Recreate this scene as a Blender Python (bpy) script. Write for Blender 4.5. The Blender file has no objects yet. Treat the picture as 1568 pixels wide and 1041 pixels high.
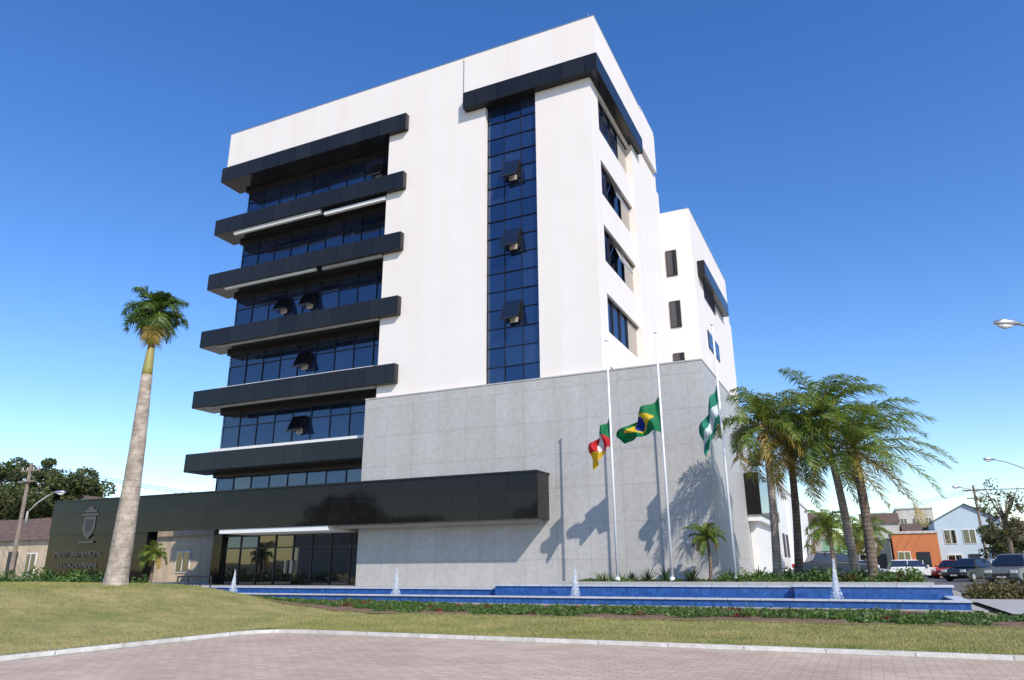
import bpy, math, random
import numpy as np
from mathutils import Vector, Matrix
random.seed(7); rng=np.random.default_rng(11)
sc=bpy.context.scene
R=math.radians
# ------------------------------------------------------------------ materials
def lk(nt,a,b): nt.links.new(a,b)
def mat(name,col,rough=.6,var=None,vscale=3.0,bump=None,metal=0,ior=1.5,island=None,brick=None,trans=0,tint=None,stain=0,spec=None,mottle=0):
    m=bpy.data.materials.new(name); m.use_nodes=True; nt=m.node_tree; N=nt.nodes
    b=N['Principled BSDF']; b.inputs['Roughness'].default_value=rough; b.inputs['Metallic'].default_value=metal
    b.inputs['IOR'].default_value=ior
    if spec is not None: b.inputs['Specular IOR Level'].default_value=spec
    if tint: b.inputs['Specular Tint'].default_value=(*tint,1)
    geo=N.new('ShaderNodeNewGeometry')
    src=None
    if var:
        n=N.new('ShaderNodeTexNoise'); n.inputs['Scale'].default_value=vscale; n.inputs['Detail'].default_value=7
        n.inputs['Roughness'].default_value=.65
        lk(nt,geo.outputs['Position'],n.inputs['Vector'])
        r=N.new('ShaderNodeValToRGB'); r.color_ramp.elements[0].position=.32; r.color_ramp.elements[1].position=.68
        r.color_ramp.elements[0].color=(*col,1); r.color_ramp.elements[1].color=(*var,1)
        lk(nt,n.outputs['Fac'],r.inputs['Fac']); src=r.outputs['Color']
    if island:
        r=N.new('ShaderNodeValToRGB'); cs=[col]+list(island)
        e=r.color_ramp.elements; e[0].color=(*cs[0],1); e[1].color=(*cs[-1],1)
        for i,c in enumerate(cs[1:-1]):
            q=e.new((i+1)/(len(cs)-1)); q.color=(*c,1)
        lk(nt,geo.outputs['Random Per Island'],r.inputs['Fac'])
        if src:
            mx=N.new('ShaderNodeMixRGB'); mx.inputs[0].default_value=.5; lk(nt,src,mx.inputs[1]); lk(nt,r.outputs['Color'],mx.inputs[2]); src=mx.outputs[0]
        else: src=r.outputs['Color']
    if src is None:
        rgb=N.new('ShaderNodeRGB'); rgb.outputs[0].default_value=(*col,1); src=rgb.outputs[0]
    if brick:
        w,h,mo,mc,mode,off,bv=brick
        sp=N.new('ShaderNodeSeparateXYZ'); lk(nt,geo.outputs['Position'],sp.inputs[0])
        cb=N.new('ShaderNodeCombineXYZ')
        if mode=='wall':
            ad=N.new('ShaderNodeMath'); ad.operation='ADD'; lk(nt,sp.outputs[0],ad.inputs[0]); lk(nt,sp.outputs[1],ad.inputs[1])
            lk(nt,ad.outputs[0],cb.inputs[0]); lk(nt,sp.outputs[2],cb.inputs[1])
        else:
            lk(nt,sp.outputs[0],cb.inputs[0]); lk(nt,sp.outputs[1],cb.inputs[1])
        bt=N.new('ShaderNodeTexBrick'); bt.offset=off; bt.inputs['Scale'].default_value=1
        bt.inputs['Brick Width'].default_value=w; bt.inputs['Row Height'].default_value=h
        bt.inputs['Mortar Size'].default_value=mo; bt.inputs['Mortar Smooth'].default_value=.1
        bt.inputs['Color1'].default_value=(1-bv,1-bv,1-bv,1); bt.inputs['Color2'].default_value=(1,1,1,1)
        bt.inputs['Mortar'].default_value=(*mc,1)
        lk(nt,cb.outputs[0],bt.inputs['Vector'])
        mx=N.new('ShaderNodeMixRGB'); mx.blend_type='MULTIPLY'; mx.inputs[0].default_value=1
        lk(nt,src,mx.inputs[1]); lk(nt,bt.outputs['Color'],mx.inputs[2]); src=mx.outputs[0]
    def mul(src,scale,vec,lo,p0=.3,p1=.62):
        sp=N.new('ShaderNodeMapping'); sp.inputs['Scale'].default_value=vec
        lk(nt,geo.outputs['Position'],sp.inputs['Vector'])
        n=N.new('ShaderNodeTexNoise'); n.inputs['Scale'].default_value=scale; n.inputs['Detail'].default_value=8; n.inputs['Roughness'].default_value=.6
        lk(nt,sp.outputs[0],n.inputs['Vector'])
        r=N.new('ShaderNodeValToRGB'); r.color_ramp.elements[0].position=p0; r.color_ramp.elements[1].position=p1
        v=1-lo; r.color_ramp.elements[0].color=(v,v*.985,v*.96,1); r.color_ramp.elements[1].color=(1,1,1,1)
        lk(nt,n.outputs['Fac'],r.inputs['Fac'])
        mx=N.new('ShaderNodeMixRGB'); mx.blend_type='MULTIPLY'; mx.inputs[0].default_value=1
        lk(nt,src,mx.inputs[1]); lk(nt,r.outputs['Color'],mx.inputs[2]); return mx.outputs[0]
    if stain: src=mul(src,.9,(1.3,1.3,.12),stain)
    if mottle: src=mul(src,mottle[0],(1,1,1),mottle[1],.38,.6)
    lk(nt,src,b.inputs['Base Color'])
    if bump:
        n=N.new('ShaderNodeTexNoise'); n.inputs['Scale'].default_value=bump[0]; n.inputs['Detail'].default_value=5
        lk(nt,geo.outputs['Position'],n.inputs['Vector'])
        bp=N.new('ShaderNodeBump'); bp.inputs['Strength'].default_value=bump[1]; bp.inputs['Distance'].default_value=bump[2] if len(bump)>2 else .02
        lk(nt,n.outputs['Fac'],bp.inputs['Height']); lk(nt,bp.outputs[0],b.inputs['Normal'])
    if trans:
        out=N['Material Output']; t=N.new('ShaderNodeBsdfTranslucent'); lk(nt,src,t.inputs['Color'])
        ms=N.new('ShaderNodeMixShader'); ms.inputs[0].default_value=trans
        lk(nt,b.outputs[0],ms.inputs[1]); lk(nt,t.outputs[0],ms.inputs[2]); lk(nt,ms.outputs[0],out.inputs['Surface'])
    return m
M={}
M['white']=mat('white_panel',(.80,.745,.70),.6,var=(.77,.715,.67),vscale=.5,brick=(2.44,3.43,.008,(.92,.92,.92),'wall',0,.008),stain=.035)
M['whitep']=mat('white_paint',(.78,.76,.73),.5,var=(.70,.69,.66),vscale=2)
M['granite']=mat('grey_granite',(.41,.40,.385),.5,var=(.53,.52,.50),vscale=22,brick=(1.38,1.37,.009,(.66,.66,.66),'wall',0,.06),stain=.09,mottle=(5,.09))
M['black']=mat('black_granite',(.011,.011,.012),.2,var=(.028,.028,.029),vscale=30,brick=(1.15,3,.014,(.2,.2,.2),'wall',0,.35),stain=.15,spec=.34)
M['blackpol']=mat('polished_black_granite',(.007,.007,.0075),.05,var=(.016,.0155,.015),vscale=30,brick=(1.25,4,.014,(.2,.2,.2),'wall',0,.3),spec=.27,tint=(1,.93,.9))
M['glass']=mat('blue_glass',(.004,.010,.035),.03,ior=2.2,island=[(.006,.014,.045),(.010,.020,.055),(.018,.03,.075)],tint=(.6,.75,1))
M['glassd']=mat('dark_glass',(.008,.009,.012),.02,ior=2.0)
M['frame']=mat('dark_frame',(.02,.02,.024),.35)
M['alu']=mat('aluminium',(.55,.55,.56),.35,metal=.8)
M['beigep']=mat('beige_panel',(.42,.36,.29),.6)
M['soil']=mat('soil',(.11,.06,.035),.95,var=(.21,.12,.075),vscale=3,bump=(20,.8,.03))
M['concrete']=mat('concrete',(.33,.32,.30),.85,var=(.42,.41,.39),vscale=2,bump=(30,.3),stain=.15)
M['kerb']=mat('kerb_paint',(.74,.72,.67),.8,var=(.50,.48,.43),vscale=5,bump=(30,.4),brick=(1.0,1.0,.012,(.55,.55,.55),'wall',0,.15))
M['paver']=mat('paver',(.49,.365,.28),.85,var=(.60,.465,.365),vscale=.35,bump=(25,.3),brick=(.22,.11,.007,(.60,.58,.55),'floor',.5,.18),mottle=(.9,.12))
M['asphalt']=mat('asphalt',(.075,.073,.07),.9,var=(.11,.108,.10),vscale=.8,bump=(50,.4))
M['ground']=mat('dry_ground',(.12,.10,.06),.95,var=(.2,.17,.11),vscale=.15)
M['grass']=mat('lawn_grass',(.22,.23,.06),.95,var=(.50,.40,.18),vscale=.8,bump=(60,.9,.04),mottle=(4,.22))
M['blade']=mat('grass_blade',(.17,.22,.045),.7,var=(.54,.42,.19),vscale=.8,island=[(.28,.30,.08),(.48,.42,.17)],trans=.3)
M['tile']=mat('blue_tile',(.03,.095,.29),.12,var=(.05,.15,.40),vscale=6,brick=(.11,.11,.012,(.75,.8,.9),'wall',0,.4),ior=1.5)
M['coping']=mat('coping_stone',(.46,.48,.52),.5,var=(.58,.59,.61),vscale=8,brick=(.8,9,.01,(.4,.4,.4),'wall',0,.1))
M['water']=mat('pool_water',(.03,.12,.28),.04,bump=(3.5,.4,.07),ior=1.4)
M['spray']=mat('water_spray',(.88,.9,.92),.3,trans=.5)
M['palm']=mat('palm_leaf',(.07,.13,.02),.4,island=[(.12,.20,.028),(.19,.27,.045),(.30,.31,.06)],trans=.42)
M['palmdry']=mat('palm_leaf_dry',(.32,.21,.04),.6,island=[(.46,.33,.08),(.26,.24,.05)],trans=.3)
M['royal']=mat('royal_leaf',(.05,.10,.015),.45,island=[(.08,.15,.022),(.15,.21,.035)],trans=.35)
M['royalt']=mat('royal_trunk',(.36,.30,.245),.9,var=(.48,.41,.34),vscale=5,bump=(12,.8,.03),brick=(9,.16,.008,(.72,.69,.66),'wall',0,.08),mottle=(5,.28))
M['trunk']=mat('palm_trunk',(.33,.25,.19),.9,var=(.46,.37,.30),vscale=4,bump=(12,.8,.03),brick=(9,.11,.012,(.62,.58,.54),'wall',0,.14),mottle=(3,.3))
M['trunkd']=mat('palm_trunk_dark',(.17,.12,.085),.9,var=(.27,.2,.15),vscale=5,bump=(14,.9,.03),brick=(9,.13,.02,(.5,.5,.5),'wall',0,.2),mottle=(4,.3))
M['shaft']=mat('crownshaft',(.25,.24,.06),.5,var=(.33,.25,.08),vscale=3)
M['leaf']=mat('tree_leaf',(.04,.06,.016),.55,island=[(.07,.10,.024),(.14,.14,.04)],trans=.3)
M['shrub']=mat('shrub_leaf',(.035,.085,.015),.5,island=[(.075,.15,.025),(.14,.20,.04)],trans=.3)
M['hedge']=mat('hedge_leaf',(.08,.06,.02),.6,island=[(.10,.11,.03),(.17,.12,.05)],trans=.2)
M['redleaf']=mat('red_leaf',(.16,.015,.02),.45,island=[(.28,.03,.03),(.10,.02,.03)],trans=.3)
M['agave']=mat('agave_leaf',(.03,.06,.03),.4,island=[(.06,.10,.04)],trans=.15)
M['bark']=mat('bark',(.10,.075,.055),.95,var=(.17,.13,.1),vscale=6,bump=(14,.8))
M['fgreen']=mat('flag_green',(.0,.18,.06),.7,trans=.35)
M['fyel']=mat('flag_yellow',(.75,.50,.02),.7,trans=.35)
M['fred']=mat('flag_red',(.55,.015,.02),.7,trans=.35)
M['fblue']=mat('flag_blue',(.01,.03,.25),.7,trans=.3)
M['fwhite']=mat('flag_white',(.7,.75,.75),.7,trans=.35)
M['fteal']=mat('flag_teal',(.02,.25,.16),.7,trans=.35)
M['pole']=mat('white_pole',(.75,.76,.77),.35)
M['wood']=mat('wood_pole',(.17,.13,.10),.9,var=(.27,.22,.18),vscale=6)
M['cpole']=mat('grey_pole',(.36,.35,.34),.7)
M['rooft']=mat('roof_tile',(.13,.075,.05),.85,var=(.22,.14,.10),vscale=3,brick=(.25,.3,.03,(.5,.5,.5),'wall',.5,.3))
M['beige']=mat('old_plaster',(.62,.50,.34),.85,var=(.45,.35,.24),vscale=1.3,bump=(10,.3),stain=.3)
M['offw']=mat('offwhite_plaster',(.60,.57,.50),.85,var=(.5,.47,.42),vscale=1.5,stain=.2)
M['lblue']=mat('lightblue_plaster',(.42,.53,.60),.8,var=(.50,.59,.64),vscale=1)
M['orange']=mat('orange_plaster',(.60,.19,.06),.8,var=(.5,.16,.06),vscale=1)
M['greenp']=mat('green_plaster',(.20,.36,.22),.8)
M['redp']=mat('red_plaster',(.35,.05,.03),.8)
M['carblk']=mat('car_paint_black',(.012,.012,.015),.15)
M['cargry']=mat('car_paint_grey',(.10,.11,.12),.2)
M['carwht']=mat('car_paint_white',(.65,.65,.65),.2)
M['carred']=mat('car_paint_red',(.35,.03,.02),.2)
M['carslv']=mat('car_paint_silver',(.35,.36,.38),.25,metal=.4)
M['rubber']=mat('rubber',(.015,.015,.015),.8)
M['lampg']=mat('lamp_glass',(.6,.6,.58),.2)
M['letters']=mat('sign_letters',(.10,.095,.085),.4,metal=.4)
# ------------------------------------------------------------------ mesh builder
def empty(name,loc=(0,0,0),rot=0):
    o=bpy.data.objects.new(name,None); o.location=loc; o.rotation_euler=(0,0,rot); sc.collection.objects.link(o); return o
class MB:
    def __init__(s): s.v=[];s.f=[];s.m=[];s.ms=[]
    def mi(s,k):
        if k not in s.ms: s.ms.append(k)
        return s.ms.index(k)
    def box(s,x0,x1,y0,y1,z0,z1,k):
        n=len(s.v); s.v+=[(x0,y0,z0),(x1,y0,z0),(x1,y1,z0),(x0,y1,z0),(x0,y0,z1),(x1,y0,z1),(x1,y1,z1),(x0,y1,z1)]
        for q in ((0,3,2,1),(4,5,6,7),(0,1,5,4),(1,2,6,5),(2,3,7,6),(3,0,4,7)):
            s.f.append(tuple(n+i for i in q)); s.m.append(s.mi(k))
        return s
    def poly(s,pts,k):
        n=len(s.v); s.v+=[tuple(p) for p in pts]; s.f.append(tuple(range(n,n+len(pts)))); s.m.append(s.mi(k)); return s
    def ring(s,rings,k,caps=True):
        n=len(s.v); L=len(rings[0])
        for r in rings: s.v+=[tuple(p) for p in r]
        for i in range(len(rings)-1):
            for j in range(L):
                a=n+i*L+j;b=n+i*L+(j+1)%L
                s.f.append((a,b,b+L,a+L)); s.m.append(s.mi(k))
        if caps:
            s.f.append(tuple(n+j for j in range(L))[::-1]); s.m.append(s.mi(k))
            e=n+(len(rings)-1)*L; s.f.append(tuple(e+j for j in range(L))); s.m.append(s.mi(k))
        return s
    def tube(s,pts,rad,k,seg=10):
        rs=[]
        for i,p in enumerate(pts):
            p=Vector(p); a=Vector(pts[max(i-1,0)]); b=Vector(pts[min(i+1,len(pts)-1)]); d=(b-a).normalized()
            ref=Vector((1,0,0)) if abs(d.z)>=.5 else Vector((0,0,1))
            u=(ref-d*d.dot(ref)).normalized()
            w=d.cross(u); r=rad[i] if hasattr(rad,'__len__') else rad
            rs.append([p+(u*math.cos(t)+w*math.sin(t))*r for t in [2*math.pi*j/seg for j in range(seg)]])
        return s.ring(rs,k)
    def obj(s,name,parent=None,smooth=False,bevel=0):
        me=bpy.data.meshes.new(name); me.from_pydata(s.v,[],s.f)
        for k in s.ms: me.materials.append(M[k])
        me.polygons.foreach_set('material_index',s.m)
        if smooth: me.polygons.foreach_set('use_smooth',[True]*len(s.f))
        me.update(); o=bpy.data.objects.new(name,me); sc.collection.objects.link(o)
        if parent: o.parent=parent
        if bevel:
            b=o.modifiers.new('b','BEVEL'); b.width=bevel; b.segments=2; b.limit_method='ANGLE'
        return o
def npmesh(name,V,F,k,parent=None):
    me=bpy.data.meshes.new(name); V=np.asarray(V,dtype=np.float32); F=np.asarray(F,dtype=np.int32)
    me.vertices.add(len(V)); me.vertices.foreach_set('co',V.ravel())
    n,c=F.shape; me.loops.add(n*c); me.loops.foreach_set('vertex_index',F.ravel())
    me.polygons.add(n); me.polygons.foreach_set('loop_start',np.arange(n,dtype=np.int32)*c)
    me.materials.append(M[k]); me.update(calc_edges=True); me.validate()
    o=bpy.data.objects.new(name,me); sc.collection.objects.link(o)
    if parent: o.parent=parent
    return o
def leaves(name,C,size,k,parent=None,flat=0.0):
    C=np.asarray(C); n=len(C); a=rng.normal(size=(n,3)); a[:,2]*=(1-flat); a/=np.linalg.norm(a,axis=1)[:,None]
    b=np.cross(a,rng.normal(size=(n,3))); b/=np.linalg.norm(b,axis=1)[:,None]
    s=(size*rng.uniform(.6,1.3,n))[:,None]
    V=np.stack([C-a*s, C+b*s*.45, C+a*s, C-b*s*.45],1).reshape(-1,3)
    return npmesh(name,V,np.arange(4*n).reshape(n,4),k,parent)
def clumps(cx,cy,cz,rx,ry,rz,nc,nl,cr):
    P=[]
    for i in range(nc):
        d=rng.normal(size=3); d/=np.linalg.norm(d); rr=rng.uniform(.35,1)**.6
        c=np.array([cx,cy,cz])+d*rr*np.array([rx,ry,rz])
        r=cr*rng.uniform(.5,1.2)
        q=rng.normal(size=(nl,3)); q/=np.linalg.norm(q,axis=1)[:,None]
        P.append(c+q*(rng.uniform(.3,1,nl)**.5)[:,None]*r*np.array([1,1,.7]))
    return np.concatenate(P)
def strips(name,L,k,parent=None):
    V=[];F=[]
    for bl in L:
        n=len(V)
        for p,w in bl: V.append(tuple(p-w)); V.append(tuple(p+w))
        for i in range(len(bl)-1):
            a=n+2*i; F.append((a,a+1,a+3,a+2))
    return npmesh(name,V,F,k,parent)
def rosette(name,loc,n,Ln,w,k,e0=20,e1=80,curve=.8,top=True):
    B=[]
    for i in range(n):
        a=random.uniform(0,6.283); e=R(random.uniform(e0,e1)); l=Ln*random.uniform(.7,1.1)
        p=Vector(loc); bl=[]; S=5
        for j in range(S+1):
            t=j/S; ww=w*(1-t)**.7 if t<1 else .002
            side=Vector((-math.sin(a),math.cos(a),0))
            bl.append((p.copy(),side*max(ww*(.5+t*1.5 if t<.3 else 1),.002)))
            d=Vector((math.cos(a)*math.cos(e),math.sin(a)*math.cos(e),math.sin(e))); p=p+d*l/S; e-=curve/S
        B.append(bl)
    return strips(name,B,k)
# ------------------------------------------------------------------ world, sun, camera
sun=Vector((.765*math.cos(R(40)),-.644*math.cos(R(40)),math.sin(R(40)))).normalized()
w=bpy.data.worlds.new('World'); sc.world=w; w.use_nodes=True; nt=w.node_tree
st=nt.nodes.new('ShaderNodeTexSky'); st.sky_type='NISHITA'; st.sun_disc=False
st.sun_elevation=R(40); st.sun_rotation=math.atan2(sun.x,sun.y); st.air_density=1.05; st.dust_density=0.15; st.ozone_density=2.0; st.altitude=0
hs=nt.nodes.new('ShaderNodeHueSaturation'); hs.inputs['Hue'].default_value=.512; hs.inputs['Saturation'].default_value=1.32; hs.inputs['Value'].default_value=1.36
bg=nt.nodes['Background']; bg.inputs[1].default_value=.15; lk(nt,st.outputs[0],hs.inputs['Color']); lk(nt,hs.outputs[0],bg.inputs[0])
sl=bpy.data.lights.new('sun','SUN'); sl.energy=5.0; sl.angle=R(.5); sl.color=(1,.93,.83)
so=bpy.data.objects.new('sun',sl); sc.collection.objects.link(so); so.rotation_euler=sun.to_track_quat('Z','Y').to_euler()
th=R(17.5); az=R(25); ro=R(.35)
f=Vector((-math.sin(az)*math.cos(th), math.cos(az)*math.cos(th), math.sin(th)))
r=Vector((math.cos(az), math.sin(az),0)); u=r.cross(f)
r2=r*math.cos(ro)-u*math.sin(ro); u2=u*math.cos(ro)+r*math.sin(ro)
cam=bpy.data.cameras.new('camera'); co=bpy.data.objects.new('camera',cam); sc.collection.objects.link(co); sc.camera=co
mw=Matrix((r2,u2,-f)).transposed().to_4x4(); mw.translation=(0,0,1.05); co.matrix_world=mw
cam.sensor_width=36; cam.lens=36*1110/1568; cam.clip_end=3000; cam.clip_start=.05
sc.view_settings.view_transform='Standard'; sc.view_settings.look='None'; sc.view_settings.exposure=0
# ------------------------------------------------------------------ ground
def ss(t): t=min(1,max(0,t)); return t*t*(3-2*t)
def gz(x,y):
    m=.64*ss((-11.8-x)/4.4)*ss((y+2)/8)*(1-ss((y-13.4)/4.5))*(1-.35*ss((-24-x)/8))+.05*ss((-10-x)/4)
    return .05+m+.025*math.sin(x*.7)*math.sin(y*.9)*(1 if (y<15 and y>11.5) or x<-10.5 and y<15 else 0)
MB().poly([(-900,-900,-.01),(900,-900,-.01),(900,1400,-.01),(-900,1400,-.01)],'ground').obj('ground')
MB().poly([(-9.7,-60,0.0),(60,-60,0),(60,10.7,0),(-9.7,10.7,0)],'paver').poly([(-90,-60,0.0),(-9.7,-60,0),(-9.7,-4,0),(-90,-4,0)],'paver').obj('paved_road')
MB().poly([(2.6,18.9,.09),(30,18.9,.09),(30,27,.09),(2.6,27,.09)],'concrete').obj('footpath')
MB().poly([(3,33,.06),(80,33,.06),(80,76,.06),(3,76,.06)],'asphalt').poly([(-60,76,.055),(80,76,.055),(80,84,.055),(-60,84,.055)],'asphalt').obj('street')
V=[];F=[];idx={}
st_=.4
def vid(i,j):
    if (i,j) not in idx:
        x=-60+i*st_; y=-4+j*st_; idx[(i,j)]=len(V); V.append((x,y,gz(x,y)))
    return idx[(i,j)]
for i in range(int(90/st_)):
    for j in range(int(24.4/st_)):
        x=-60+i*st_; y=-4+j*st_
        ok=(x+st_<=-9.75) or (y>=10.79)
        if ok and y+st_>20.15 and x>-26: ok=False
        if ok and x>2.0 and y+st_>18.9: ok=False
        if ok: F.append((vid(i,j),vid(i+1,j),vid(i+1,j+1),vid(i,j+1)))
npmesh('lawn',V,F,'grass')
MB().poly([(-60,20.3,.03),(-26.3,20.3,.03),(-26.3,24.1,.03),(-60,24.1,.03)],'soil').obj('garden_soil')
kb=MB(); kh=.06
kb.box(-9.0,30,10.62,10.74,-.02,kh,'kerb')
kb.box(-9.86,-9.74,-4,10.0,-.02,kh,'kerb')
cs=[(-9.86,10.0),(-9.78,10.38),(-9.5,10.64),(-9.0,10.74)]; ci=[(-9.74,10.0),(-9.67,10.32),(-9.43,10.54),(-9.0,10.62)]
for i in range(3):
    a,b,c,d=cs[i],cs[i+1],ci[i+1],ci[i]
    kb.poly([(*a,kh),(*d,kh),(*c,kh),(*b,kh)],'kerb'); kb.poly([(*d,-.02),(*c,-.02),(*c,kh),(*d,kh)],'kerb')
kb.obj('kerb')
n=230000
x=np.concatenate([rng.uniform(-26,-9.9,n),rng.uniform(-10,8,n)]); y=np.concatenate([rng.uniform(3,20,n),10.72+rng.uniform(0,1,n)**1.3*8.2])
keep=~((x>-17)&(y>15.6)&(y<20.1)) 
keep&=~((x>-25)&(y>19.6))
x=x[keep];y=y[keep]
gzv=np.vectorize(gz); z=gzv(x,y)-.005
n=len(x); a=rng.uniform(0,6.283,n); h=rng.uniform(.015,.05,n); wd=.006
lx=rng.normal(0,.014,n); ly=rng.normal(0,.014,n)
V=np.stack([np.stack([x-np.cos(a)*wd,y-np.sin(a)*wd,z],1),np.stack([x+np.cos(a)*wd,y+np.sin(a)*wd,z],1),np.stack([x+lx,y+ly,z+h],1)],1).reshape(-1,3)
npmesh('grass_blades',V,np.arange(3*n).reshape(n,3),'blade')
V=[];F=[]
nx,ny=120,12
for i in range(nx+1):
    x=-19+28*i/nx
    for j in range(ny+1):
        yy0=15.3+.18*math.sin(x*1.9)+.12*math.sin(x*4.3)+max(0,-15-x)*.9; y=yy0+(20.12-yy0)*j/ny
        if x>2.0: y=yy0+(18.88-yy0)*j/ny
        V.append((x,y,gz(x,y)+.014))
for i in range(nx):
    for j in range(ny): a=i*(ny+1)+j; F.append((a,a+ny+1,a+ny+2,a+1))
npmesh('flower_bed_soil',V,F,'soil')
P=[];P2=[]
for i in range(1500):
    cx=rng.uniform(-18.5,8.5); y0_=15.6+max(0,-15-cx)*.9; cy=y0_+rng.uniform(0,1)**1.2*((3.7 if cx<2 else 2.7)-max(0,-15-cx)*.8); rr=rng.uniform(.07,.20); nl=56
    if cy<16.4 and math.sin(cx*1.7+1)+math.sin(cx*.63)<.1: continue
    q=rng.normal(size=(nl,3)); q/=np.linalg.norm(q,axis=1)[:,None]; q[:,2]=abs(q[:,2])
    (P if rng.random()>.02 else P2).append(np.array([cx,cy,gz(cx,cy)+.01])+q*rng.uniform(.2,1,nl)[:,None]*rr*np.array([1.3,1.3,.62]))
leaves('flower_bed_plants',np.concatenate(P),.038,'shrub'); leaves('flower_bed_red_plants',np.concatenate(P2),.035,'redleaf')
for (x,y) in [(-6.6,16.5),(-6.3,16.8),(-2.3,16.3),(-10.5,16.6),(-12.8,16.9),(.4,16.4)]:
    rosette('iris_plant',(x,y,.07),16,.36,.012,'shrub',45,85,.6)
# ------------------------------------------------------------------ fountain
fp=empty('fountain_pool')
b=MB()
b.box(-28,2.0,20.2,20.45,.0,.25,'tile').box(1.75,2.0,20.45,24.0,0,.25,'tile').box(-28.25,-28,20.2,24,0,.25,'tile')
b.box(-28,-11.7,23.8,24.0,0,.36,'tile')
b.box(-11.7,-2.0,23.6,23.85,0,.48,'tile'); b.box(-2.0,1.95,23.4,23.75,0,.50,'tile')
b.obj('tiled_walls',fp)
b=MB()
b.box(-28.28,2.04,20.16,20.5,.252,.29,'coping').box(1.72,2.04,20.5,23.36,.252,.29,'coping')
b.box(-28,-11.74,23.76,24.08,.362,.41,'coping').box(-11.74,-2.04,23.56,23.9,.482,.535,'coping').box(-2.04,2.0,23.36,23.8,.502,.56,'coping')
b.box(-28.4,2.2,20.0,20.19,-.02,.09,'concrete').box(2.001,2.3,20.0,24,-.02,.10,'concrete')
b.obj('coping',fp)
MB().poly([(-28,20.45,.17),(1.75,20.45,.17),(1.75,23.9,.17),(-28,23.9,.17)],'water').obj('water',fp)
for i,X in enumerate([-22.4,-14.9,-8.3,-.86]):
    hh=[.9,.92,.95,1.1][i]; n=1500
    t=rng.uniform(0,1,n); ang=rng.uniform(0,6.283,n); rad=(.02+.17*(1-t)**1.5)*rng.uniform(.1,1,n)**.6
    C=np.stack([X+rad*np.cos(ang)+.03*t,22.3+rad*np.sin(ang),.17+t*hh*rng.uniform(.8,1,n)],1)
    leaves('jet_spray_%d'%i,C,.022,'spray',fp)
    mb=MB(); mb.tube([(X,22.3,.1),(X,22.3,.17+hh*.5),(X+.02,22.3,.17+hh*.85)],[.08,.05,.02],'spray',8); mb.obj('jet_core_%d'%i,fp,True)
MB().box(-60,2.2,24.1,80,-.02,.36,'concrete').obj('plaza_pavement')
pb=MB(); pb.box(-9.7,1.6,24.15,24.3,.361,.62,'granite').box(-9.7,-9.55,24.3,27.3,.361,.62,'granite').box(1.45,1.6,24.3,34,.361,.55,'granite')
pb.box(-9.55,1.45,24.3,27.3,.361,.57,'soil').box(-4.5,1.45,27.3,34,.361,.54,'soil'); pb.obj('planter')
# ------------------------------------------------------------------ office building
ob=empty('office_building')
wl=MB()
G=.362
wl.box(-31.0,-20.04,29.1,39.5,4.0,24.0,'white')
wl.box(-20.04,-14.3,27.7,39.4,8.0,24.0,'white'); wl.box(-11.6,-9.15,27.7,39.5,8.0,23.9,'white')
wl.box(-14.3,-11.6,28.1,39.4,8.0,23.9,'frame')
wl.box(-9.15,-8.8,27.7,28.8,8,23.9,'white'); wl.box(-9.15,-8.65,34.1,39.5,8,23.9,'white')
zt=[22.9,19.3,15.95,12.6,9.25]; zh=[2.0,1.8,1.8,1.8,1.0]
prev=23.9
for a,h in zip(zt,zh):
    wl.box(-9.15,-8.8,28.8,34.1,a,prev,'white'); prev=a-h
wl.box(-31.8,-15.5,27.7,39.6,24.0,26.5,'white'); wl.box(-15.5,-8.45,27.6,39.0,23.9,26.42,'white'); wl.box(-11.5,-8.55,36.2,39.3,26.42,26.9,'white')
wl.box(-13,-9.3,39.5,43,8,24.6,'white'); wl.box(-14,-7.43,43,57,5,23.2,'white'); wl.box(-14,-7.6,57,59,5,20,'white')
wl.obj('white_walls',ob)
fl=MB(); fl.box(-31.82,-15.5,27.68,27.9,26.502,26.53,'alu').box(-15.52,-8.43,27.58,27.8,26.422,26.45,'alu').box(-8.65,-8.43,27.8,36.1,26.422,26.45,'alu').box(-7.65,-7.41,42.98,57,23.202,23.23,'alu'); fl.obj('parapet_flashing',ob)
bd=MB(); tops=[24.0,20.55,17.13,13.72,10.31,6.9]; H=.95
for i,t in enumerate(tops):
    xr=-18.85 if i<5 else -20.46
    bd.box(-31.85,xr,27.4,28.95,t-H,t+(.003 if i==0 else 0),'black')
bd.box(-15.4,-8.3,27.3,28.0,23.1,24.05,'black'); bd.box(-8.84,-8.3,28.0,35.3,23.1,24.05,'black')
bd.box(-7.42,-6.95,44.3,53.5,19.0,20.0,'black')
bd.obj('black_stone_bands',ob,bevel=.03)
sl_=MB()
for t in tops: sl_.box(-31.1,-20.04,28.3,29.02,t-.3,t+(.32 if t<15 else .12),'whitep')
sl_.box(-30.4,-24.2,27.52,27.7,20.55-H-.2,20.55-H-.003,'whitep'); sl_.box(-24.0,-20.06,27.6,27.78,20.55-H-.34,20.55-H-.15,'whitep')
sl_.box(-30.6,-24.2,27.52,27.66,17.13-H-.12,17.13-H-.003,'whitep'); sl_.box(-23.8,-20.06,27.56,27.7,17.13-H-.16,17.13-H-.003,'concrete')
sl_.box(-30.6,-20.06,27.54,27.66,13.72-H-.10,13.72-H-.003,'concrete'); sl_.box(-30.6,-20.06,27.54,27.66,10.31-H-.10,10.31-H-.003,'concrete')
sl_.obj('sills',ob)
gl=MB(); fr=MB()
def pane(x0,x1,z0,z1,Y,k='glass'):
    a=random.uniform(-.009,.009); c=random.uniform(-.009,.009)
    gl.poly([(x0,Y-a-c,z0),(x1,Y+a-c,z0),(x1,Y+a+c,z1),(x0,Y-a+c,z1)],k)
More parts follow.
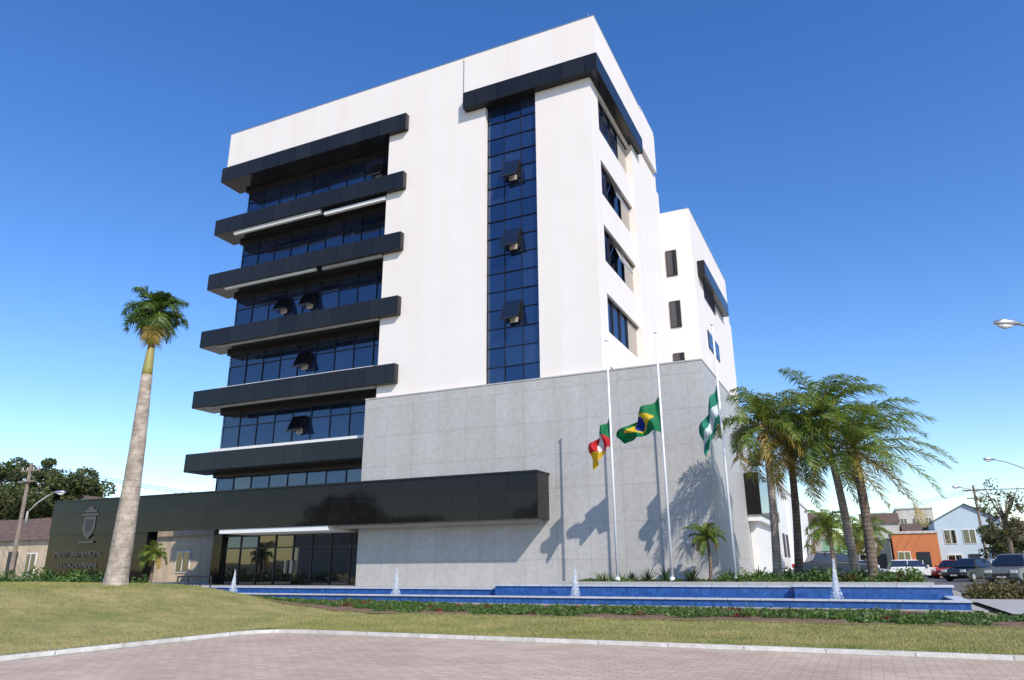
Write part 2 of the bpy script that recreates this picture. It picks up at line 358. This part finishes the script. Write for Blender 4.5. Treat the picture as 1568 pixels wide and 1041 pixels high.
def grid(x0,x1,z0,z1,Y,nx,zs,k='glass',fw=.05):
    dx=(x1-x0)/nx; Z=[z0]+zs+[z1]
    for i in range(nx):
        for j in range(len(Z)-1): pane(x0+i*dx,x0+(i+1)*dx,Z[j],Z[j+1],Y,k)
    for i in range(nx+1): fr.box(x0+i*dx-fw/2,x0+i*dx+fw/2,Y-.05,Y-.015,z0,z1,'frame')
    for z in Z: fr.box(x0,x1,Y-.062,Y-.012,z-fw/2,z+fw/2,'frame')
for i,t in enumerate(tops):
    zb=(tops[i+1] if i<5 else 4.5)+.1; zt_=t-H-.003
    fr.box(-31.1,-20.04,28.7,29.1,zt_-.2,zt_,'frame')
    grid(-31.05,-20.05,zb,zt_,28.98,9,[zt_-.85],fw=.028)
grid(-14.3,-11.6,8.7,23.1,27.98,3,[8.7+.9*k for k in range(1,16)],fw=.018)
for a,h in zip(zt,zh):
    gl.poly([(-9.0,28.8,a-h),(-9.0,32.3,a-h),(-9.0,32.3,a),(-9.0,28.8,a)],'glass')
    gl.poly([(-8.99,32.3,a-h),(-8.99,34.1,a-h),(-8.99,34.1,a),(-8.99,32.3,a)],'beigep')
    for y in (28.83,30.0,31.15,32.3): fr.box(-9.0,-8.93,y-.03,y+.03,a-h,a,'frame')
    fr.box(-9.0,-8.92,28.8,34.1,a-.05,a-.001,'frame'); fr.box(-9.0,-8.92,28.8,34.1,a-h+.001,a-h+.05,'frame')
for z in (20.45,17.0,13.6,10.2):
    fr.box(-9.12,-8.43,42.93,42.995,z-1.75,z,'frame'); gl.poly([(-9.07,42.92,z-1.7),(-8.48,42.92,z-1.7),(-8.48,42.92,z-.05),(-9.07,42.92,z-.05)],'glassd')
    fr.box(-7.43,-7.38,46,50,z-2.4,z-1.2,'frame'); gl.poly([(-7.37,46.1,z-2.35),(-7.37,49.9,z-2.35),(-7.37,49.9,z-1.25),(-7.37,46.1,z-1.25)],'glass')
gl.obj('glazing',ob); fr.obj('window_frames',ob)
aw=MB()
def awn(xc,zt_,Y,w=1.0,h=.85,out=.38):
    x0,x1=xc-w/2,xc+w/2
    aw.box(x0,x1,Y-.10,Y-.07,zt_-h,zt_,'frame')
    for a,b_ in ((x0,x0+.05),(x1-.05,x1)):
        aw.poly([(a,Y-.12,zt_),(b_,Y-.12,zt_),(b_,Y-.12-out,zt_-h),(a,Y-.12-out,zt_-h)],'frame')
    aw.poly([(x0+.05,Y-.13,zt_),(x1-.05,Y-.13,zt_),(x1-.05,Y-.13-out,zt_-h),(x0+.05,Y-.13-out,zt_-h)],'glassd')
    aw.box(x0,x1,Y-.16-out,Y-.11-out,zt_-h-.04,zt_-h+.03,'frame')
    aw.box(xc-w*.1,xc+w*.32,Y-.2,Y-.12,zt_-h-.12,zt_-h+.12,'beigep')
for z in (19.75,16.15,12.6): awn(-12.95,z,27.95,.88,.95,.42)
for xx,t in ((-27.4,17.13),(-25.6,17.13),(-25.6,13.72),(-25.6,10.31),(-21.5,24.0)): awn(xx,t-H-.72,28.95,.9,.8,.4)
for a in (19.3,15.95):
    for y0 in (30.1,31.2):
        aw.poly([(-8.9,y0,a-.1),(-8.9,y0+1,a-.1),(-8.5,y0+1,a-1.2),(-8.5,y0,a-1.2)],'glassd')
        aw.box(-8.53,-8.47,y0,y0+1,a-1.25,a-1.18,'alu')
aw.obj('open_windows',ob)
gb=MB()
gb.box(-20.45,-4.76,27.45,40.0,G,8.68,'granite'); gb.obj('granite_base',ob)
cp=MB(); cp.box(-20.47,-4.74,27.43,40.02,8.682,8.74,'granite'); cp.obj('granite_coping',ob)
pd=MB()
pd.box(-40.0,-20.47,26.2,30.2,2.9,4.65,'blackpol'); pd.box(-20.47,-11.2,26.2,27.44,2.9,4.65,'blackpol')
pd.box(-40.0,-34.6,26.25,26.6,.9,2.9,'blackpol'); pd.box(-34.4,-32.5,26.3,26.9,G,2.9,'blackpol'); pd.box(-39.9,-34.6,26.35,26.5,G,.9,'blackpol')
pd.box(-30.1,-29.5,28.3,28.9,G,2.9,'blackpol')
pd.box(-40.0,-11.15,26.15,30.25,4.655,4.72,'black')
pd.obj('podium_band',ob)
ps=MB(); ps.box(-27.6,-21.2,26.24,28.4,2.70,2.895,'whitep'); ps.box(-21.0,-11.4,26.5,27.44,2.8,2.897,'concrete')
ps.obj('canopy_soffit',ob)
gl=MB(); fr=MB()
grid(-29.5,-20.47,G,2.7,28.5,8,[2.1],'glassd',.06)
fr.box(-25.3,-25.25,28.3,28.44,.9,1.5,'alu'); fr.box(-24.95,-24.9,28.3,28.44,.9,1.5,'alu')
gl.obj('lobby_glazing',ob); fr.obj('lobby_frames',ob)
MB().box(-29.5,-20.47,28.6,30,G,2.9,'frame').box(-28.4,-20.47,30.2,39,G,4.0,'offw').obj('ground_floor_core',ob)
for s_,zz,xx,sz in (("PREFEITURA MUNICIPAL",1.75,-39.3,.42),("DE CACHOEIRINHA",1.2,-38.9,.42)):
    c=bpy.data.curves.new('lettering','FONT'); c.body=s_; c.size=sz; c.extrude=.02; c.materials.append(M['letters'])
    o=bpy.data.objects.new('sign_lettering',c); sc.collection.objects.link(o); o.location=(xx,26.22,zz); o.rotation_euler=(R(90),0,0); o.scale=(.82,1,1); o.parent=ob
cr=MB(); 
cr.poly([(-37.3,26.17,3.8),(-36.4,26.17,3.8),(-36.35,26.17,3.2),(-36.55,26.17,2.85),(-36.85,26.17,2.65),(-37.15,26.17,2.85),(-37.35,26.17,3.2)],'letters')
cr.box(-37.5,-36.2,26.15,26.18,3.85,3.95,'letters'); cr.box(-37.3,-36.4,26.15,26.18,4.02,4.15,'letters'); cr.box(-37.05,-36.65,26.15,26.18,4.15,4.3,'letters'); cr.box(-37.4,-36.3,26.14,26.16,2.45,2.55,'letters')
cr.poly([(-37.15,26.16,3.65),(-36.55,26.16,3.65),(-36.6,26.16,3.15),(-36.85,26.16,2.95),(-37.1,26.16,3.15)],'frame')
cr.obj('crest',ob)
ex=MB()
ex.box(-4.75,-4.1,36.0,43.9,3.4,5.3,'blackpol'); ex.box(-4.75,-4.2,36.1,43.8,3.1,3.39,'whitep')
ex.box(-14,-4.2,44,70,G,5.75,'whitep'); ex.box(-4.2,-4.05,50,52,G,5.3,'whitep'); ex.box(-4.2,-3.95,58,60,G,5.2,'whitep'); ex.box(-4.75,-4.45,36.5,43,G,3.1,'whitep')
ex.box(-14,-4.1,43.95,70.1,5.75,5.95,'whitep')
for y in (45.5,47.5,54,56,62,64): ex.box(-4.24,-4.17,y,y+1.2,1.6,2.9,'frame')
ex.obj('side_wing',ob)
an=MB(); an.tube([(-8.9,28.2,26.4),(-8.9,28.2,27.2)],.02,'alu',6); an.obj('antenna',ob)
# ------------------------------------------------------------------ flags
def flagpole(x,ztop,flag):
    e=empty('flagpole'); m=MB(); m.tube([(x,25,.55),(x,25,ztop)],[.05,.03],'pole',10)
    m.tube([(x,25,ztop),(x,25,ztop+.06),(x,25,ztop+.1)],[.05,.06,.01],'pole',10); m.tube([(x,25,.55),(x,25,.75)],[.09,.08],'pole',12); m.obj('pole',e,True)
    kind,z1,Hh,Wd,drop,fold,amp=flag
    nx,ny=44,30; V=[];F=[]; mm=[]
    ks={'rs':['fgreen','fred','fyel','fwhite'],'br':['fgreen','fyel','fblue'],'ci':['fteal','fwhite','fblue']}[kind]
    for j in range(ny+1):
        for i in range(nx+1):
            u_=i/nx; v_=j/ny
            shrink=1-fold*u_
            px=x-.04-Wd*(u_-.06*math.sin(u_*12)*min(1,u_*2))*(1+.12*math.sin(v_*5)) ; py=25+amp*math.sin(u_*13+v_*3)*min(1,u_*3)+.07*math.sin(u_*25-v_*6)*u_
            pz=z1-v_*Hh*shrink-drop*u_**1.2-.05*math.sin(u_*11+v_*2)
            V.append((px+.06*math.sin(v_*9+u_*4)*u_,py,pz))
    for j in range(ny):
        for i in range(nx):
            a=j*(nx+1)+i; F.append((a,a+1,a+nx+2,a+nx+1)); u_=(i+.5)/nx; v_=(j+.5)/ny
            if kind=='rs':
                s_=u_+v_ ; k=0 if s_<.72 else (1 if s_<1.28 else 2)
                if (u_-.5)**2/.03+(v_-.5)**2/.05<1: k=3
            elif kind=='br':
                k=0
                if abs(u_-.5)/.36+abs(v_-.5)/.36<1: k=1
                if ((u_-.5)/.15)**2+((v_-.5)/.23)**2<1: k=2
            else: k=0 if (v_<.45 or v_>.75) else 1
            mm.append(k)
    me=bpy.data.meshes.new('flag'); me.from_pydata(V,[],F); 
    for k in ks: me.materials.append(M[k])
    me.polygons.foreach_set('material_index',mm); me.polygons.foreach_set('use_smooth',[True]*len(F)); me.update()
    o=bpy.data.objects.new('flag',me); sc.collection.objects.link(o); o.parent=e
flagpole(-7.75,9.15,('rs',6.25,1.0,.72,1.05,.15,.2))
flagpole(-5.88,9.2,('br',6.85,1.25,1.45,1.25,.72,.26))
flagpole(-3.85,9.2,('ci',7.05,1.3,.62,1.5,.25,.18))
# ------------------------------------------------------------------ palms
def frond(p0,a,e,Ln,droop,wind,ll,nleaf,out,plum=.3,lw=.023):
    S=16; p=Vector(p0); pts=[p.copy()]; ds=[]
    el=e
    for j in range(S):
        d=Vector((math.cos(a)*math.cos(el),math.sin(a)*math.cos(el),math.sin(el)))+wind*(j/S)
        d.normalize(); p=p+d*Ln/S; pts.append(p.copy()); ds.append(d.copy()); el-=droop/S*(0.5+1.3*j/S)
    for j in range(nleaf):
        t=.10+.90*j/nleaf; q=t*S; i=min(int(q),S-1); pp=pts[i].lerp(pts[i+1],q-i); d=ds[i]
        side=d.cross(Vector((0,0,1))); 
        if side.length<.05: side=Vector((1,0,0))
        side.normalize(); up=side.cross(d)
        l=ll*(max(0.05,math.sin(min(1,t*1.02)*math.pi*.93+.12))**.6 if t<.97 else .3)
        for sg in (-1,1):
            ld=(side*sg*.85+d*.55+up*random.uniform(-plum,plum+.15)).normalized(); l2=l*random.uniform(.75,1.15)
            m1=pp+ld*l2*.5; m2=pp+(ld*l2)+Vector((0,0,-l2*random.uniform(.2,.6)))+wind*l2*.4
            w_=d*lw
            out.append([(pp,w_*.6),(m1,w_),(m2,w_*.1)])
    return pts
def palm(name,base,top,r0,r1,Ln,nf,leafk,trunkk,seed,wind=Vector((0,0,0)),ll=.5,e_lo=-10,dry=6,droop=1.5,bulge=None,lift=0,nleaf=54,lw=.021):
    random.seed(seed); e=empty(name); b_=Vector(base); t_=Vector(top); m=MB(); pts=[];rad=[]
    K=26
    for i in range(K+1):
        t=i/K; p=b_.lerp(t_,t)+Vector((math.sin(t*3.1)*.06,0,0)); pts.append(p); 
        rad.append(((r0*(1-t)+r1*t)*(1+.5*max(0,.08-t)/.08) if bulge is None else bulge(t))*(1+random.uniform(-.025,.025)))
    m.tube(pts,rad,trunkk,18)
    if bulge is None and Ln>1.5:
        for i in range(16):
            a=random.uniform(0,6.283); zz=-random.uniform(0,.55); c=t_+Vector((0,0,zz))
            m.tube([c,c+Vector((math.cos(a)*.16,math.sin(a)*.16,.14)),c+Vector((math.cos(a)*.24,math.sin(a)*.24,.32))],[.05,.035,.012],trunkk,5)
    m.obj('trunk',e,True)
    out=[];outd=[]; rb=MB()
    for i in range(nf):
        a=i*2.399+random.uniform(-.25,.25); el=R(e_lo+(88-e_lo)*((i+.5)/nf)**.9+random.uniform(-6,6))
        L2=Ln*random.uniform(.8,1.12)
        pp=frond(t_+Vector((0,0,lift+random.uniform(-.05,.1))),a,el,L2,droop*random.uniform(.75,1.25),wind,ll,nleaf,outd if i<dry else out,lw=lw)
        rb.tube(pp[::4],[.03,.022,.016,.01,.004],'shaft',5)
    strips('fronds',out,leafk,e); 
    if outd: strips('dry_fronds',outd,'palmdry',e)
    rb.obj('frond_ribs',e,True)
    return e
wr=Vector((.35,-.1,-.05))
palm('queen_palm',(-2.7,26,.5),(-2.6,26,5.6),.145,.10,2.2,26,'palm','trunk',1,wr*.5,.5,-45,6,1.7)
palm('queen_palm',(-2.2,28,.5),(-2.0,28,5.3),.15,.11,2.2,22,'palm','trunkd',2,wr*.5,.5,-40,3,1.7)
palm('queen_palm',(-.35,26.5,.5),(-.75,26.5,5.85),.145,.10,2.35,28,'palm','trunk',3,wr*1.2,.52,-40,4,1.7)
palm('queen_palm',(.1,25,.5),(.08,25,4.5),.15,.12,2.8,28,'palm','trunkd',4,wr*2.1,.52,-35,5,1.75)
palm('pygmy_palm',(-4.85,26,.5),(-4.85,26,2.0),.06,.05,.78,20,'palm','trunkd',5,wr*0,.2,-20,2,1.6,nleaf=40,lw=.014)
def rbul(t):
    if t<.06: return .33-.9*t
    return .276-.14*t**1.05
e=palm('royal_palm',(-16.5,12.65,.5),(-16.5,12.65,5.95),.4,.14,.95,30,'royal','royalt',6,Vector((0,0,0)),.36,-72,7,1.9,rbul,1.72,nleaf=44,lw=.016)
m=MB(); m.tube([(-16.5,12.65,5.9),(-16.5,12.65,6.15),(-16.49,12.65,6.8),(-16.48,12.65,7.75)],[.135,.125,.085,.05],'shaft',12); m.obj('crownshaft',e,True)
# ------------------------------------------------------------------ planter plants
random.seed(3)
for (x,y,L_) in [(-6.8,25.3,.6),(-6.3,25.9,.7),(-5.4,25.6,.65),(-5.2,25.0,.5),(-7.6,26.2,.5),(-3.2,25.2,.6),(-1.5,25.0,.6)]:
    rosette('agave',(x,y,.56),34,L_,.04,'agave',15,80,.5)
for i in range(10): rosette('yucca_plant',(random.uniform(-9.2,-7),random.uniform(24.6,26),.56),14,.4,.02,'shrub',40,85,.5)
for i in range(9): rosette('cordyline',(random.uniform(-.9,1.3),random.uniform(24.7,25.6),.56),22,.42,.03,'redleaf',15,80,.7)
P=[]
for i in range(240):
    cx=rng.uniform(-4.3,1.3) if i%4 else rng.uniform(-9.4,-4); cy=rng.uniform(24.5,27); hh=rng.uniform(.15,.55) if cx>-4.3 else .14
    q=rng.normal(size=(70,3)); q/=np.linalg.norm(q,axis=1)[:,None]; q[:,2]=abs(q[:,2])
    P.append(np.array([cx,cy,.55])+q*rng.uniform(.3,1,70)[:,None]*np.array([.28,.28,hh]))
leaves('planter_shrubs',np.concatenate(P),.06,'shrub')
P=[]
for i in range(170):
    cx=rng.uniform(-42,-28.5); cy=rng.uniform(20.5,24); hh=rng.uniform(.3,1.0)
    q=rng.normal(size=(90,3)); q/=np.linalg.norm(q,axis=1)[:,None]; q[:,2]=abs(q[:,2])
    P.append(np.array([cx,cy,.05])+q*rng.uniform(.3,1,90)[:,None]*np.array([.5,.5,hh+.3]))
leaves('garden_shrubs',np.concatenate(P),.085,'shrub')
for (x,y,k,L_) in [(-30.5,21.5,'shrub',1.1),(-33,22,'shrub',1.2),(-36,21.6,'shrub',1.0),(-29.2,21.4,'agave',.8)]:
    rosette('broadleaf_plant',(x,y,.3),26,L_,.09,k,25,85,1.0)
palm('pygmy_palm',(-30.3,25,.36),(-30.3,25,1.7),.07,.06,.8,20,'palm','trunkd',15,wr*0,.25,-20,2,1.6,nleaf=40,lw=.014)
P=[]
for i in range(260):
    cx=rng.uniform(3.0,12); cy=28.3+rng.uniform(0,2.2); hh=rng.uniform(.4,.8)
    q=rng.normal(size=(60,3)); q/=np.linalg.norm(q,axis=1)[:,None]; q[:,2]=abs(q[:,2])
    P.append(np.array([cx,cy,.05])+q*rng.uniform(.4,1,60)[:,None]*np.array([.4,.4,hh]))
leaves('clipped_hedge',np.concatenate(P),.06,'hedge')
e=empty('metal_bench'); m=MB()
yy=19.2; x0=-21.9; x1=-20.8; z0=.1
for x in (x0,x1):
    for y in (yy,yy+.45): m.tube([(x,y,z0),(x,y,z0+.75)],.025,'frame',8)
for k in range(5): m.tube([(x0,yy+.11*k,z0+.75),(x1,yy+.11*k,z0+.75)],.025,'frame',6)
for k in range(7): m.tube([(x0+(x1-x0)*k/6,yy,z0+.15),(x0+(x1-x0)*k/6,yy,z0+.75)],.012,'frame',6)
m.tube([(x0,yy,z0+.15),(x1,yy,z0+.15)],.02,'frame',6); m.obj('frame',e)
# ------------------------------------------------------------------ background houses
def house(name,x0,x1,y0,y1,h,wall,roof='gable_x',rh=1.5,roofk='rooft',wins=(),door=None,base=0):
    e=empty(name); m=MB(); m.box(x0,x1,y0,y1,base,h,wall)
    if roof=='gable_y':
        xm=(x0+x1)/2; m.poly([(x0,y0,h),(x1,y0,h),(xm,y0,h+rh)],wall); m.poly([(x0,y1,h),(x1,y1,h),(xm,y1,h+rh)],wall)
    m.obj('walls',e); r_=MB(); o=.3
    if roof=='gable_x':
        ym=(y0+y1)/2
        r_.poly([(x0-o,y0-o,h-.1),(x1+o,y0-o,h-.1),(x1+o,ym,h+rh),(x0-o,ym,h+rh)],roofk); r_.poly([(x0-o,y1+o,h-.1),(x1+o,y1+o,h-.1),(x1+o,ym,h+rh+.003),(x0-o,ym,h+rh+.003)],roofk)
        m2=MB(); m2.poly([(x0,y0,h),(x0,y1,h),(x0,ym,h+rh-.1)],wall).poly([(x1,y0,h),(x1,y1,h),(x1,ym,h+rh-.1)],wall).obj('gables',e)
    elif roof=='gable_y':
        xm=(x0+x1)/2
        for s_ in (x0-o,x1+o): r_.poly([(s_,y0-o,h-.12),(s_,y1+o,h-.12),(xm,y1+o,h+rh+.06),(xm,y0-o,h+rh+.06)],roofk)
    else:
        r_.box(x0-.1,x1+.1,y0-.1,y1+.1,h+.002,h+.25,roofk)
    r_.obj('roof',e); w_=MB()
    for (a,b_,c,d) in wins:
        w_.box(a-.08,b_+.08,y0-.06,y0-.004,c-.08,d+.08,'whitep'); w_.box(a,b_,y0-.09,y0-.02,c,d,'glassd'); w_.box((a+b_)/2-.03,(a+b_)/2+.03,y0-.11,y0-.03,c,d,'whitep')
    if door: a,b_,d=door; w_.box(a,b_,y0-.07,y0-.005,base,d,'frame')
    if wins or door: w_.obj('windows',e)
    return e
house('old_house',-80,-37,36,44,3.4,'beige','gable_x',1.9,'rooft',[(-41.3,-40.2,1.0,2.2),(-49,-48,1,2.2),(-53.5,-52.3,.9,2.3),(-57,-56,.9,2.3),(-62,-61,.9,2.3)],(-59.3,-58.2,2.5),base=.1)
house('warehouse',-72,-60,46,62,5.2,'offw','gable_y',2.6,'rooft',[(-67,-65,4,5.2)])
house('white_house',-110,-82,50,60,5,'offw','gable_x',2)
house('blue_house',6.9,12.9,90,100,5.6,'lblue','gable_y',1.6,'concrete',[(7.7,8.7,3.3,4.6),(9.4,10.4,3.3,4.6),(11,12,3.3,4.6),(7.7,8.9,.9,2.1)],(9.5,10.5,2.2))
house('orange_shop',2.6,6.7,86,94,4.2,'orange','flat',0,'offw',[(3.0,4.0,1,2.4)],(4.6,5.8,2.4))
house('green_house',-3.8,-1.0,80,88,3.6,'greenp','flat',0,'offw',[(-3.2,-2.2,1.2,2.4)])
house('white_shop',-1.0,2.4,88,96,3.6,'offw','flat',0,'concrete',[(-.6,.6,1,2.2)],(1,1.9,2.3))
house('red_house',4.5,7.0,98,108,5.0,'redp','gable_x',1,'rooft',[])
house('distant_house',0,6,150,160,8.5,'offw','gable_x',2.0,'rooft',[])
house('apartment_block',6,12,155,170,11,'offw','flat',0,'concrete',[(6.6,7.6,8,9.4),(8.6,9.6,8,9.4),(10.6,11.6,8,9.4)])
house('yellow_house',13.3,22,88,98,4.0,'beige','gable_x',1.5,'rooft',[(14,15,1,2.3)])
house('grey_house',-12,-4,95,105,6,'offw','gable_x',1.5,'rooft',[])
house('opposite_house',-75,-52,-40,-30,6,'offw','gable_x',2,'rooft')
house('opposite_house',-48,-38,-42,-32,5,'beige','gable_x',2,'rooft')
house('opposite_house',-30,-16,-48,-38,7,'offw','flat',0,'concrete')
# ------------------------------------------------------------------ trees
def tree(name,x,y,z0,h,rx,rz,nc,nl,cr,ls,k='leaf',seed=1):
    random.seed(seed); e=empty(name); m=MB(); top=h-rz
    m.tube([(x,y,z0),(x+.1,y,z0+(top-z0)*.5),(x,y+.1,top)],[.03*h,.024*h,.016*h],'bark',9)
    for i in range(9):
        a=random.uniform(0,6.28); l=rx*random.uniform(.5,.85); zz=z0+(top-z0)*random.uniform(.55,.95)
        m.tube([(x,y,zz),(x+math.cos(a)*l*.5,y+math.sin(a)*l*.5,zz+rz*.35),(x+math.cos(a)*l,y+math.sin(a)*l,zz+rz*.9)],[.012*h,.008*h,.003*h],'bark',6)
    m.obj('trunk_and_limbs',e,True); leaves('foliage',clumps(x,y,top,rx,rx,rz,nc,nl,cr),ls,k,e); return e
tree('broadleaf_tree',-88,58,0,13.0,6.0,3.6,60,260,1.5,.24,seed=1)
tree('broadleaf_tree',-98,60,0,15,6.5,4.2,60,260,1.7,.24,seed=2)
tree('broadleaf_tree',-107,62,0,12,6,3.6,50,220,1.8,.26,seed=3)
tree('bare_tree',8.9,61,.06,7.0,1.6,2.3,60,30,.5,.11,'hedge',seed=4)
tree('street_tree',9.6,66,.06,4.0,1.6,1.3,30,120,.6,.14,seed=5)
tree('street_tree',-.8,70,0,4.6,1.4,1.2,26,120,.6,.14,seed=6)
tree('broadleaf_tree',-60,-26,0,10,5,3,30,140,1.6,.3,seed=8)
tree('broadleaf_tree',-34,-30,0,9,4,3,30,140,1.6,.3,seed=9)
palm('small_palm',(-1.6,42,.3),(-1.6,42,2.9),.12,.1,1.7,20,'palm','trunkd',21,wr*.3,.4,-30,2,1.7)
palm('small_palm',(.2,52,.3),(.2,52,3.0),.12,.1,1.7,20,'palm','trunkd',22,wr*.3,.4,-30,2,1.7)
# ------------------------------------------------------------------ street furniture
def lamp(name,px,py,h,ax,ay,al,tilt=.5,z0=0):
    e=empty(name); m=MB(); m.tube([(px,py,z0),(px,py,h-1.2)],[.09,.06],'cpole',10)
    m.tube([(px,py,h-1.3),(px+ax*al*.3,py+ay*al*.3,h-.7),(px+ax*al*.7,py+ay*al*.7,h-.2),(px+ax*al,py+ay*al,h)],[.05,.045,.04,.035],'cpole',8)
    m.obj('pole_and_arm',e,True)
    q=MB(); hx,hy=px+ax*al,py+ay*al
    q.tube([(hx-ax*.15,hy-ay*.15,h),(hx+ax*.1,hy+ay*.1,h+.02),(hx+ax*.4,hy+ay*.4,h+.03),(hx+ax*.65,hy+ay*.65,h+.02)],[.05,.1,.12,.05],'alu',10)
    q.tube([(hx+ax*.1,hy+ay*.1,h-.06),(hx+ax*.35,hy+ay*.35,h-.1),(hx+ax*.55,hy+ay*.55,h-.06)],[.05,.085,.04],'lampg',10); q.obj('lamp_head',e,True); return e
lamp('street_lamp',7.4,26.6,8.1,-.9,-.42,2.6)
lamp('street_lamp',11.6,60.5,8.0,-.9,-.42,3.2)
lamp('street_lamp',11.5,80.5,8.0,-.9,-.42,3.2)
def upole(x,y,h,arm=True):
    e=empty('utility_pole'); m=MB(); m.tube([(x,y,0),(x,y,h)],[.15,.1],'wood',10)
    m.box(x-.9,x+.9,y-.06,y+.06,h-.5,h-.38,'wood'); m.box(x-.7,x+.7,y-.18,y-.061,h-1.2,h-1.1,'wood')
    for k in (-.8,-.3,.3,.8): m.tube([(x+k,y,h-.38),(x+k,y,h-.22)],.035,'lampg',6)
    m.obj('pole',e)
    return e
upole(-48.9,30,7.8); upole(9.6,78,8.0); upole(-75,40,8)
lamp('street_lamp',-49.0,30.4,6.0,.8,.5,1.6,z0=4)
w_=MB()
for k in (-.8,0,.8):
    P=[(-48.9+k,30,7.6)]+[(-48.9+k+(14)*t,30+40*t,7.6-1.2*math.sin(math.pi*t)-.8*t) for t in (.25,.5,.75,1)]
    w_.tube(P,.015,'frame',4)
    w_.tube([(-75+k,40,7.6),(-62+k,35,7.0),(-48.9+k,30,7.6)],.015,'frame',4)
    w_.tube([(9.6+k,78,7.6),(3+k,95,7.0),(-6+k,120,7.6)],.015,'frame',4)
    w_.tube([(9.6+k,78,7.6),(20+k,74,7.0),(30+k,72,7.6)],.015,'frame',4)
w_.obj('overhead_wires')
# ------------------------------------------------------------------ cars
def car(name,x,y,rot,paint,L_=4.2,W_=1.7,h=1.45,z0=.06,hatch=False):
    e=empty(name,(x,y,z0),rot)
    def extr(prof,w0,w1,k,nm,bev=.04):
        m=MB()
        zmin=min(p[1] for p in prof); zmax=max(p[1] for p in prof)
        def wd(z): return w0+(w1-w0)*(z-zmin)/(zmax-zmin)
        A=[(p[0],-wd(p[1]),p[1]) for p in prof]; B=[(p[0],wd(p[1]),p[1]) for p in prof]
        m.ring([A,B],k); return m.obj(nm,e,False,bev)
    l=L_/2; b=.9*h/1.45
    extr([(-l,.35),(-l+.05,.78),(-l+.15,b),(-l*.35,b+.03),(l*.35,b),(l-.35,b-.12),(l-.03,.65),(l,.35),(l-.25,.22),(-l+.2,.22)],W_/2,W_/2-.06,paint,'body',.07)
    rear=-l+.1 if hatch else -l*.68
    extr([(rear,b+.01),(rear+.35,h-.03),(rear+.7,h-.005),(l*.12,h-.02),(l*.48,b)],W_/2-.08,W_/2-.27,'glassd','windows',.03)
    extr([(rear+.28,h-.055),(rear+.4,h),(rear+.8,h+.03),(l*.05,h+.02),(l*.16,h-.055)],W_/2-.22,W_/2-.3,paint,'roof',.03)
    m=MB()
    for sx in (-l*.62,l*.64):
        for sy in (-1,1):
            c=(sx,sy*(W_/2-.1),.31)
            m.tube([(c[0],c[1]-.11,c[2]),(c[0],c[1]+.11,c[2])],.31,'rubber',18)
            m.tube([(c[0],c[1]+sy*.112,c[2]),(c[0],c[1]+sy*.125,c[2])],.19,'alu',12)
    for sy in (-1,1):
        m.box(l-.10,l+.01,sy*.62-.16,sy*.62+.16,.6,.76,'lampg'); m.box(-l-.01,-l+.1,sy*.66-.12,sy*.66+.12,.65,.85,'fred')
        m.box(l*.38,l*.46,sy*(W_/2+.02)-.07,sy*(W_/2+.02)+.07,b,b+.14,paint)
        for q in (-.3,.28): m.box(l*q-.03,l*q+.03,sy*(W_/2-.17)-.02,sy*(W_/2-.17)+.02,b,h-.03,paint)
    m.box(l-.02,l+.015,-.4,.4,.42,.58,'rubber'); m.box(l+.002,l+.02,-.22,.22,.36,.45,'lampg')
    m.obj('wheels_and_trim',e)
    return e
car('parked_car',-1.7,47,R(20),'carblk',4.3,1.75,1.5,.36)
car('parked_car',6.2,59,R(-125),'carblk',4.2,1.7,1.45,.06)
car('parked_car',7.4,50,R(-118),'cargry',4.2,1.75,1.6,.06,True)
car('parked_car',6.3,72,R(-120),'carred',4.0,1.7,1.45,.06,True)
car('parked_car',3.6,74,R(10),'carwht',4.2,1.7,1.5,.06,True)
car('parked_car',9.2,70,R(190),'carwht',4.2,1.7,1.45,.06)
car('parked_car',-.5,66,R(5),'carslv',4.2,1.7,1.45,.06)
print('done')
